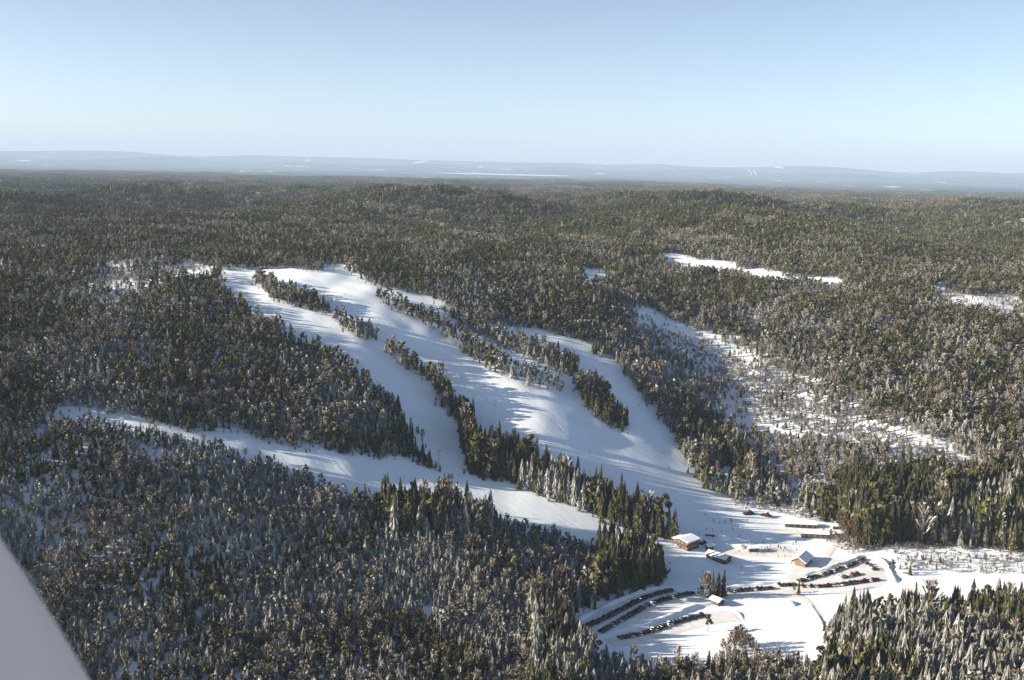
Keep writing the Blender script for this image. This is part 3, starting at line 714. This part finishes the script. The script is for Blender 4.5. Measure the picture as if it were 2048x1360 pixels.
def hut(name, px, L, W, H, rise, rz, wall, label, cat='building', eave=.6, nwin=(4, 2), chimney=False, snow=.45, storeys=1, gable_mat=None, balcony=False):
    """gabled house: ridge along local x"""
    p = gp(*px); e = bpy.data.objects.new(name, None); COL.objects.link(e); e.location = tuple(p); e.rotation_euler = (0, 0, R(rz)); tag(e, label, cat)
    a, b = L / 2, W / 2
    V = [(-a, -b, -1), (a, -b, -1), (a, b, -1), (-a, b, -1), (-a, -b, H), (a, -b, H), (a, b, H), (-a, b, H), (-a, 0, H + rise), (a, 0, H + rise)]
    Fc = [(0, 1, 5, 4), (1, 2, 6, 9, 5), (2, 3, 7, 6), (3, 0, 4, 8, 7)]
    link('wall', mesh_from('wall', V, Fc, [M[wall], M[gable_mat or wall]], fmat=[0, 1, 0, 1]), e)
    def slab(nm, z, th, ov, mt, par):
        A, B = a + ov, b + ov; zl = H - rise * ov / b + z; zr = H + rise + z
        P = [(-A, -B, zl), (A, -B, zl), (A, 0, zr), (-A, 0, zr), (A, B, zl), (-A, B, zl)]
        Q = [(x, y, zz + th) for x, y, zz in P]; Vv = P + Q
        Ff = [(0, 3, 2, 1), (3, 5, 4, 2), (6, 7, 8, 9), (9, 8, 10, 11), (0, 1, 7, 6), (4, 5, 11, 10), (1, 2, 8, 7), (2, 4, 10, 8), (3, 0, 6, 9), (5, 3, 9, 11)]
        return link(nm, mesh_from(nm, Vv, Ff, mt), par)
    rf = slab('roof', .02, .16, eave, M['dark_wood'], e); slab('snow_cover', .18, snow, eave + .05, M['fresh'], rf)
    for st in range(storeys):
        z = 1.0 + st * (H / storeys)
        for side in (-1, 1):
            for k in range(nwin[0]):
                x = -a + L * (k + .5) / nwin[0]
                fr = boxm('window', x - .6, x + .6, side * b - .05, side * b + .05, z, z + 1.1, M['trim'], e); boxm('pane', x - .5, x + .5, side * b - .07, side * b + .07, z + .1, z + 1.0, M['pane'], fr)
            for k in range(nwin[1]):
                y = -b + W * (k + .5) / nwin[1]
                fr = boxm('window', side * a - .05, side * a + .05, y - .55, y + .55, z, z + 1.1, M['trim'], e); boxm('pane', side * a - .07, side * a + .07, y - .45, y + .45, z + .1, z + 1.0, M['pane'], fr)
    d = boxm('door', -a - .06, -a + .04, b * .55, b * .55 + .95, 0, 2.05, M['trim'], e); boxm('handle', -a - .12, -a - .06, b * .55 + .75, b * .55 + .85, 1, 1.06, M['metal'], d)
    if chimney: boxm('chimney', a * .2, a * .2 + .8, -.4, .4, H + rise * .5, H + rise + 1.5, M['brown_wood'], rf)
    if balcony:
        bal = boxm('balcony', -a - 1.6, -a, -b, b, H * .48, H * .48 + .18, M['dark_wood'], e)
        boxm('railing', -a - 1.6, -a - 1.5, -b, b, H * .48 + .18, H * .48 + 1.1, M['brown_wood'], bal)
    return e
hut('ski_lodge', (1372, 1092), 12, 12, 5.0, 1.1, 43, 'brown_wood', 'brown two-storey ski lodge with thick snowy roof beside the tall spruce belt', nwin=(4, 4), storeys=2, chimney=False, balcony=True, snow=.6)
hut('cafe_building', (1437, 1119), 14, 7.5, 2.8, 1.5, -42, 'dark_wood', 'long dark low building with white roof in front of the ski lodge', nwin=(5, 2))
hut('storage_shed', (1327, 1142), 7, 5, 2.4, 1.0, -30, 'dark_wood', 'small dark shed alone in the blue shade near the wood', 'shed', nwin=(1, 1))
hut('rental_building', (1603, 1125), 14, 9, 2.8, 2.6, 58, 'dark_wood', 'steep gabled building with ochre front wall above the upper car park', nwin=(4, 2), gable_mat='orange_wood', eave=.8, chimney=False)
hut('timing_hut', (1505, 1102), 6, 4.5, 2.6, 1.0, 10, 'brown_wood', 'small brown hut in the middle of the trodden base area', 'hut', nwin=(1, 1))
hut('garage', (1600, 1053), 21, 6, 2.6, .8, -4, 'dark_wood', 'long low dark shed farther up, at the edge of the birch slope', 'shed', nwin=(5, 1))
hut('workshop', (1628, 1073), 18, 7, 3.0, .9, -5, 'brown_wood', 'long low brown shed nearer the ochre-fronted building', 'shed', nwin=(5, 1))
hut('pump_house', (1671, 1057), 4, 3.5, 2.3, .8, 0, 'dark_wood', 'tiny dark hut beside the reddish bare trees', 'hut', nwin=(1, 1))
hut('ticket_booth', (1434, 1207), 6, 5, 2.4, 1.0, -48, 'dark_wood', 'small dark-sided booth with bright white roof beside the road', 'booth', nwin=(2, 1), snow=.6)
hut('lift_hut', (1418, 1098), 4.5, 3.5, 2.6, .9, 30, 'dark_wood', 'small dark lift hut between ski lodge and low building', 'hut', nwin=(1, 1))

# lift: drive bullwheel, pylons and the haul rope on the main run
def tube(V, Fc, p, q, r, n=6):
    p, q = Vector(p), Vector(q); d = (q - p).normalized(); e1 = d.orthogonal().normalized(); e2 = d.cross(e1); b = len(V)
    for c in (p, q):
        for k in range(n): a = 2 * math.pi * k / n; V.append(tuple(c + (e1 * math.cos(a) + e2 * math.sin(a)) * r))
    for k in range(n): Fc.append((b + k, b + (k + 1) % n, b + n + (k + 1) % n, b + n + k))
    Fc.append(tuple(b + k for k in range(n))[::-1]); Fc.append(tuple(b + n + k for k in range(n)))
def pylon(px, h, label):
    p = gp(*px); e = bpy.data.objects.new('lift_pylon', None); COL.objects.link(e); e.location = tuple(p); tag(e, label, 'lift pylon', 'drag lift pylons')
    V, Fc = [], []; tube(V, Fc, (0, 0, -.5), (0, 0, h), .22); link('post', mesh_from('post', V, Fc, M['metal']), e)
    V, Fc = [], []; tube(V, Fc, (-1.4, 0, h - .1), (1.4, 0, h - .1), .12); link('crossbar', mesh_from('crossbar', V, Fc, M['metal']), e)
    for s in (-1.3, 1.3):
        V, Fc = [], []; tube(V, Fc, (s, -.8, h + .05), (s, .8, h + .05), .16); link('sheave', mesh_from('sheave', V, Fc, M['tyre']), e)
pylon((878, 926), 9, 'thin steel lift pylon where the left run meets the lower run')
pylon((1290, 905), 8, 'steel lift pylon at the foot of the tall tree island')
def groomer(px, rz, label):
    p = gp(*px); e = bpy.data.objects.new('snow_groomer', None); COL.objects.link(e); e.location = tuple(p); e.rotation_euler = (0, 0, R(rz)); tag(e, label, 'snow groomer', 'snow groomers parked at the forest edge')
    for s in (-1, 1):
        secs = []
        for y in (s * 1.0, s * 2.0): secs.append([(-2.6, y, .15), (2.4, y, .0), (3.0, y, .55), (2.5, y, 1.0), (-2.6, y, 1.0), (-3.1, y, .6)])
        V, Fc = loft(secs); link('track', mesh_from('track', V, Fc, M['tyre']), e)
    V, Fc = loft([[(-2.6, y, .7), (2.6, y, .7), (2.6, y, 1.35), (-2.6, y, 1.5)] for y in (-1.2, 1.2)]); link('body', mesh_from('body', V, Fc, CARM['maroon']), e)
    V, Fc = loft([[(.2, y, 1.4), (2.3, y, 1.35), (1.7, y, 2.7), (.4, y, 2.7)] for y in (-1.1, 1.1)]); link('cab', mesh_from('cab', V, Fc, M['glass']), e)
    V, Fc = loft([[(3.4, y, .1), (3.7, y, .3), (3.55, y, 1.3), (3.35, y, 1.2)] for y in (-2.4, 2.4)]); link('blade', mesh_from('blade', V, Fc, CARM['black']), e)
    V, Fc = loft([[(-4.2, y, .1), (-3.2, y, .1), (-3.3, y, .7), (-4.0, y, .6)] for y in (-2.2, 2.2)]); link('tiller', mesh_from('tiller', V, Fc, CARM['black']), e)
groomer((1497, 1028), 20, 'dark snow groomer beside the foot of the main run'); groomer((1532, 1032), -30, 'dark snow groomer nearer the long low shed')
groomer((1405, 1088), -10, 'dark snow groomer right beside the ski lodge')
# a red safety net in front of the lift and a mound of made snow
def net(px, label):
    P = ground_at([p[0] for p in px], [p[1] for p in px]); e = bpy.data.objects.new('safety_fence', None); COL.objects.link(e); e.location = tuple(P[0]); tag(e, label, 'fence')
    for i, p in enumerate(P):
        V, Fc = [], []; q = p - P[0]; tube(V, Fc, (q[0], q[1], -.3), (q[0], q[1], 1.5), .06); link('post', mesh_from('post', V, Fc, M['metal']), e)
        if i:
            a = P[i - 1] - P[0]; n = np.array([-(q - a)[1], (q - a)[0], 0]); n = n / np.linalg.norm(n) * .03
            V, Fc = loft([[tuple(c + n + np.array([0, 0, .2])), tuple(c - n + np.array([0, 0, .2])), tuple(c - n + np.array([0, 0, 1.35])), tuple(c + n + np.array([0, 0, 1.35]))] for c in (a, q)])
            link('netting', mesh_from('netting', V, Fc, CARM['maroon']), e)
net([(1410, 1072), (1420, 1073), (1430, 1074)], 'red safety net standing on snow above the lift hut')
def mound(px, rad, hgt, seed, label):
    g = random.Random(seed); c = gp(*px); V, Fc = [], []; n, mr = 18, 7
    for j in range(mr):
        for k in range(n):
            a = 2 * math.pi * k / n; u = 1 - j / mr; rr = rad * u * (1 + .12 * math.sin(3 * a + seed) + g.uniform(-.05, .05)); V.append((rr * math.cos(a) * 1.3, rr * math.sin(a), hgt * (1 - u ** 1.6) * g.uniform(.93, 1.05) - .25 * (j == 0)))
    V.append((0, 0, hgt))
    for j in range(mr - 1):
        for k in range(n): Fc.append((j * n + k, j * n + (k + 1) % n, (j + 1) * n + (k + 1) % n, (j + 1) * n + k))
    for k in range(n): Fc.append(((mr - 1) * n + k, (mr - 1) * n + (k + 1) % n, len(V) - 1))
    return tag(link('snow_mound', mesh_from('snow_mound', V, Fc, M['fresh'], True), None, tuple(c)), label, 'snow mound')
mound((1447, 1078), 4.0, 3.2, 2, 'rounded heap of made snow above the lift hut'); mound((1580, 1208), 4, 2.0, 5, 'heap of ploughed snow by the curving road')
mound((1480, 1094), 4.5, 1.8, 7, 'low snow heap beside the small brown hut')

# ------------------------------------------------------------------ single trees on the open ground
def solo(kind, variant, px, hpx, label, group, wd=1.0):
    p = gp(*px); q = project(p[None])[2][0]; h = hpx * q / F_PX / math.cos(PITCH)
    real_tree(kind, variant, (p[0], p[1], p[2] - .1), h, wd, rnd.uniform(0, 6.28), label, group)
for kind, v, px, hp, lb in (
    ('spruce_tree', 'spruce_b', (1424, 1197), 58, 'slim dark spruce at the near end of the roadside tree clump'),
    ('spruce_tree', 'spruce_a', (1435, 1194), 54, 'full dark spruce in the middle of the roadside tree clump'),
    ('spruce_tree', 'spruce_b', (1446, 1192), 58, 'tallest slim spruce at the road end of the clump'),
    ('spruce_tree', 'spruce_c', (1440, 1198), 30, 'young bushy spruce at the foot of the roadside clump'),
    ('birch_tree', 'birch_b', (1409, 1192), 52, 'tall bare birch beside the roadside spruces'),
    ('birch_tree', 'birch_c', (1416, 1190), 44, 'reddish bare tree behind the roadside birch'),
    ('pine_tree', 'pine_c', (1401, 1196), 30, 'low olive pine at the car park end of the clump'),
    ('pine_tree', 'pine_b', (1416, 1263), 36, 'lone pine standing on snow below the front car row'),
    ('spruce_tree', 'spruce_b', (1597, 1190), 34, 'lone spruce at the road junction'),
    ('birch_tree', 'birch_c', (1588, 1186), 20, 'small brown bush beside the lone junction spruce')):
    solo(kind, v, px, hp, lb, 'trees around the car parks', 1.05)
for i, (v, px, hp) in enumerate((('pine_c', (1784, 1147), 32), ('spruce_c', (1820, 1150), 24), ('pine_a', (1815, 1128), 18), ('spruce_a', (1846, 1120), 14), ('spruce_b', (1862, 1124), 20), ('spruce_c', (1880, 1126), 18),
                                 ('pine_c', (1853, 1139), 16), ('spruce_a', (1873, 1138), 14), ('spruce_c', (1800, 1138), 12), ('spruce_b', (1915, 1122), 14), ('pine_a', (1940, 1128), 12))):
    solo(v.split('_')[0] + '_tree', v, px, hp, 'small %s on the open snowy bog, %s from the curved snow bank' % (v.split('_')[0], ORD[i]), 'stunted trees on the bog')
for i, (px, hp) in enumerate((((1462, 1296), 34), ((1478, 1292), 46), ((1490, 1300), 42), ((1505, 1308), 36), ((1446, 1304), 28), ((1470, 1304), 36), ((1484, 1308), 38), ((1498, 1300), 34), ((1455, 1310), 30), ((1515, 1314), 28), ((1473, 1290), 38))):
    solo('birch_tree', 'birch_c', px, hp, 'reddish-brown bare tree, %s of the thicket below the snow field' % ORD[i], 'reddish thicket below the snow field', 1.35)
for i, (px, hp) in enumerate((((1682, 1072), 40), ((1692, 1066), 46), ((1703, 1074), 44), ((1715, 1080), 40), ((1690, 1082), 30), ((1728, 1086), 34), ((1698, 1080), 40), ((1708, 1086), 34), ((1686, 1064), 44), ((1720, 1088), 28))):
    solo('birch_tree', 'birch_c', px, hp, 'reddish bare tree, %s of the thicket beside the tiny hut' % ORD[i], 'reddish thicket beside the tiny hut', 1.3)

def scrub():
    """low frosted birch scrub and heather poking through the snow of the bog and along the wood edges"""
    P = []
    for px, n in (([(1705, 1090), (1960, 1088), (2300, 1108), (2300, 1150), (2060, 1150), (1900, 1145), (1800, 1140), (1790, 1110)], 900), ([(1700, 1092), (1960, 1087), (2300, 1105), (2300, 1112), (1960, 1097), (1720, 1100)], 500),
                  ([(1391, 955), (1430, 930), (1500, 1000), (1600, 1018), (1690, 1060), (1640, 1045), (1540, 1024), (1480, 1012), (1420, 985)], 420), ([(1640, 1060), (1700, 1075), (1760, 1100), (1700, 1108), (1650, 1085)], 160),
                  ([(1265, 640), (1420, 685), (1560, 755), (1720, 850), (1960, 935), (1850, 940), (1650, 885), (1500, 790), (1320, 705)], 4200)):
        q = gpoly(px); lo, hi = q.min(0), q.max(0); c = rng.uniform(lo, hi, (n * 6, 2)); c = c[inside(q, c[:, 0], c[:, 1])][:n]; P.append(c)
    P = np.vstack(P); Z = height(P[:, 0], P[:, 1]); n = len(P); h = np.exp(rng.normal(.45, .45, n))
    scatter('scrub_vegetation', PROTO['birch'], np.column_stack([P, Z - .05]), rng.integers(0, 3, n), rng.uniform(0, 6.28, n), np.stack([h * 1.7, h * 1.7, h], 1), 'low frosted scrub poking through the snow of the bog', 'scrub')
scrub()

# ------------------------------------------------------------------ skiers
def skier_mesh(seed, cm):
    """one continuous figure grown from a skeleton by lofting rings, standing with bent knees, plus skis as a child"""
    g = random.Random(seed); bm_v, bm_f = [], []
    def limb(pts, n=7):
        b = len(bm_v)
        for i, (x, y, z, rx, ry) in enumerate(pts):
            for k in range(n): a = 2 * math.pi * k / n; bm_v.append((x + rx * math.cos(a), y + ry * math.sin(a), z))
        for i in range(len(pts) - 1):
            for k in range(n): bm_f.append((b + i * n + k, b + i * n + (k + 1) % n, b + (i + 1) * n + (k + 1) % n, b + (i + 1) * n + k))
        bm_f.append(tuple(b + k for k in range(n))[::-1]); bm_f.append(tuple(b + (len(pts) - 1) * n + k for k in range(n)))
    for s in (-1, 1):
        limb([(.12 + .05, s * .11, .02, .13, .06), (.05, s * .11, .12, .07, .06), (.10, s * .11, .48, .075, .07), (.0, s * .10, .9, .11, .10)])
        limb([(.22, s * .33, .98, .05, .05), (.16, s * .32, 1.08, .055, .055), (.0, s * .27, 1.28, .07, .065), (.0, s * .20, 1.46, .08, .08)])
    limb([(0, 0, .82, .14, .19), (.02, 0, 1.05, .13, .17), (.05, 0, 1.3, .15, .22), (.05, 0, 1.46, .11, .19), (.06, 0, 1.52, .06, .07), (.07, 0, 1.58, .075, .075), (.08, 0, 1.68, .11, .095), (.07, 0, 1.78, .09, .08), (.06, 0, 1.83, .03, .03)])
    fm = [1 if sum(bm_v[i][2] for i in f) / len(f) < .85 else (2 if sum(bm_v[i][2] for i in f) / len(f) > 1.55 else 0) for f in bm_f]
    return mesh_from('skier', bm_v, bm_f, [CARM[cm], CARM['black'], M['tyre']], True, fm)
SKM = {c: skier_mesh(1, c) for c in ('red', 'dark blue', 'black', 'dark green', 'maroon')}
sv, sf = loft([[(-.85, y, .0), (.75, y, .0), (.95, y, .1), (.75, y, .025), (-.85, y, .025)] for y in (-.045, .045)]); SKI = mesh_from('ski', sv, sf, CARM['dark grey'])
SK = [(1556, 1094), (1562, 1099), (1567, 1103), (1574, 1102), (1580, 1105), (1557, 1114), (1570, 1114), (1548, 1088), (1338, 938), (1397, 1066), (1443, 1064), (1465, 1060), (1483, 1137), (1530, 1140), (1340, 1128), (1300, 860), (1277, 812), (870, 600), (750, 590), (690, 590), (930, 775), (990, 812), (1180, 905), (1240, 925), (1410, 1030), (1450, 1045), (800, 640), (1515, 1110), (1528, 1104), (1540, 1098), (1425, 1062), (1478, 1075), (1120, 860)]
gk = random.Random(3)
SK += [(int(gk.gauss(1540, 28)), int(gk.gauss(1101, 6))) for _ in range(34)] + [(int(1390 + gk.random() * 120), int(1040 + gk.random() * 50)) for _ in range(14)]
SKP = ground_at([p[0] for p in SK], [p[1] for p in SK]); g = random.Random(9)
for i, p in enumerate(SKP):
    c = g.choice(list(SKM)); px = SK[i]
    where = 'among the people by the ochre-fronted building' if px[0] > 1500 else 'on the snow near the ski lodge' if px[1] > 1020 else 'alone on the main ski run' if px[1] > 700 else 'high on the upper ski run'
    o = tag(link('person', SKM[c], None, tuple(p + np.array([0, 0, .06])), g.uniform(0, 6.28)), 'person in %s jacket on skis %s' % (c, where), 'person', 'skiers ' + where)
    for s in (-.11, .11): link('ski', SKI, o, (.05, s, -.02))

# ------------------------------------------------------------------ far lake, works with steam, aircraft part
def lake():
    C = ray([1010], [351])[0]; t = -300 / C[2]; cx, cy = C[0] * t, C[1] * t; V = []; n = 48
    for k in range(n): a = 2 * math.pi * k / n; V.append((cx + 1450 * math.cos(a) * (1 + .12 * math.sin(3 * a)), cy + 900 * math.sin(a) * (1 + .1 * math.cos(2 * a)), 0))
    zz = float(height(np.array([v[0] for v in V]), np.array([v[1] for v in V])).max()) + 2
    me = mesh_from('lake', [(x, y, zz) for x, y, _ in V], [tuple(range(n))], M['fresh'])
    tag(link('lake', me), kind='structure')
lake()
def aircraft():
    """rounded leg fairing of the aircraft the photograph was taken from, about a metre and a half from the lens"""
    d = 1.6; sc = d / F_PX; ax = np.array([-276.0, 1446.0]); dr = np.array([.525, .852]); rad = 330 * sc
    def pt(px, py, dd): return np.array([0, 0, CAM_Z]) + (fwd + crt * (px - 1024) / F_PX - cup * (py - 680) / F_PX) * dd
    n, st = 40, 24; V, Fc = [], []
    c0 = pt(*(ax - dr * 900), d + .03); c1 = pt(*(ax + dr * 900), d - .03); T = (c1 - c0) / np.linalg.norm(c1 - c0)
    e1 = np.cross(T, fwd); e1 /= np.linalg.norm(e1); e2 = np.cross(T, e1)
    for i in range(st + 1):
        u = i / st; rr = rad * (1 - .55 * (2 * u - 1) ** 2 * .35); c = c0 + (c1 - c0) * u
        for k in range(n):
            a = 2 * math.pi * k / n; x = math.cos(a); y = math.sin(a); V.append(tuple(c + e1 * rr * x + e2 * rr * 1.5 * y * (1 - .25 * y)))
    for i in range(st):
        for k in range(n): Fc.append((i * n + k, i * n + (k + 1) % n, (i + 1) * n + (k + 1) % n, (i + 1) * n + k))
    Fc += [tuple(range(n))[::-1], tuple(st * n + k for k in range(n))]
    mm = mat('aircraft_paint', (.64, .545, .55), .4)
    tag(link('aircraft_fairing', mesh_from('aircraft_fairing', V, Fc, mm, True)), 'smooth pale grey aircraft fairing close to the lens in the bottom corner', 'aircraft')
aircraft()
def steam():
    mm = mat('steam', (.6, .6, .62), 1.0); C = ray([1508], [352])[0]; t = -300 / C[2] * .8; cx, cy = C[0] * t, C[1] * t
    z0 = float(height(np.array([cx]), np.array([cy]))[0]); import bmesh
    for j, (dx, h) in enumerate(((-60, 150), (70, 110))):
        g = random.Random(j); bm = bmesh.new()
        for k in range(16):
            u = k / 15; r_ = 8 + 15 * u * g.uniform(.6, 1.2)
            q = bmesh.ops.create_icosphere(bm, subdivisions=2, radius=r_, matrix=Matrix.Translation((-70 * u * u + g.uniform(-10, 10), g.uniform(-10, 10), 40 + h * u)))
        me = bpy.data.meshes.new('steam_plume'); bm.to_mesh(me); bm.free(); me.materials.append(mm); me.polygons.foreach_set('use_smooth', np.ones(len(me.polygons), bool))
        o = link('smoke', me, None, (cx + dx, cy, z0)); tag(o, ('taller' if j == 0 else 'shorter') + ' white steam plume rising from the far lowland', 'smoke', kind='stuff')
steam()

# ------------------------------------------------------------------ winter haze
def build_haze():
    a, z0, z1 = 46500, -140, 640
    V = [(x, y, z) for z in (z0, z1) for x, y in ((-a, -a), (a, -a), (a, a), (-a, a))]
    mm = bpy.data.materials.new('haze_air'); mm.use_nodes = True; t = mm.node_tree; t.nodes.clear()
    o = t.nodes.new('ShaderNodeOutputMaterial'); v = t.nodes.new('ShaderNodeVolumePrincipled')
    v.inputs['Color'].default_value = (.52, .71, 1.0, 1); v.inputs['Density'].default_value = HAZE; v.inputs['Anisotropy'].default_value = 0.0
    t.links.new(v.outputs[0], o.inputs['Volume'])
    h = link('haze', mesh_from('haze', V, [(3, 2, 1, 0), (4, 5, 6, 7), (0, 1, 5, 4), (1, 2, 6, 5), (2, 3, 7, 6), (3, 0, 4, 7)], mm)); tag(h, kind='stuff')
HAZE = 4.0e-5
build_haze()
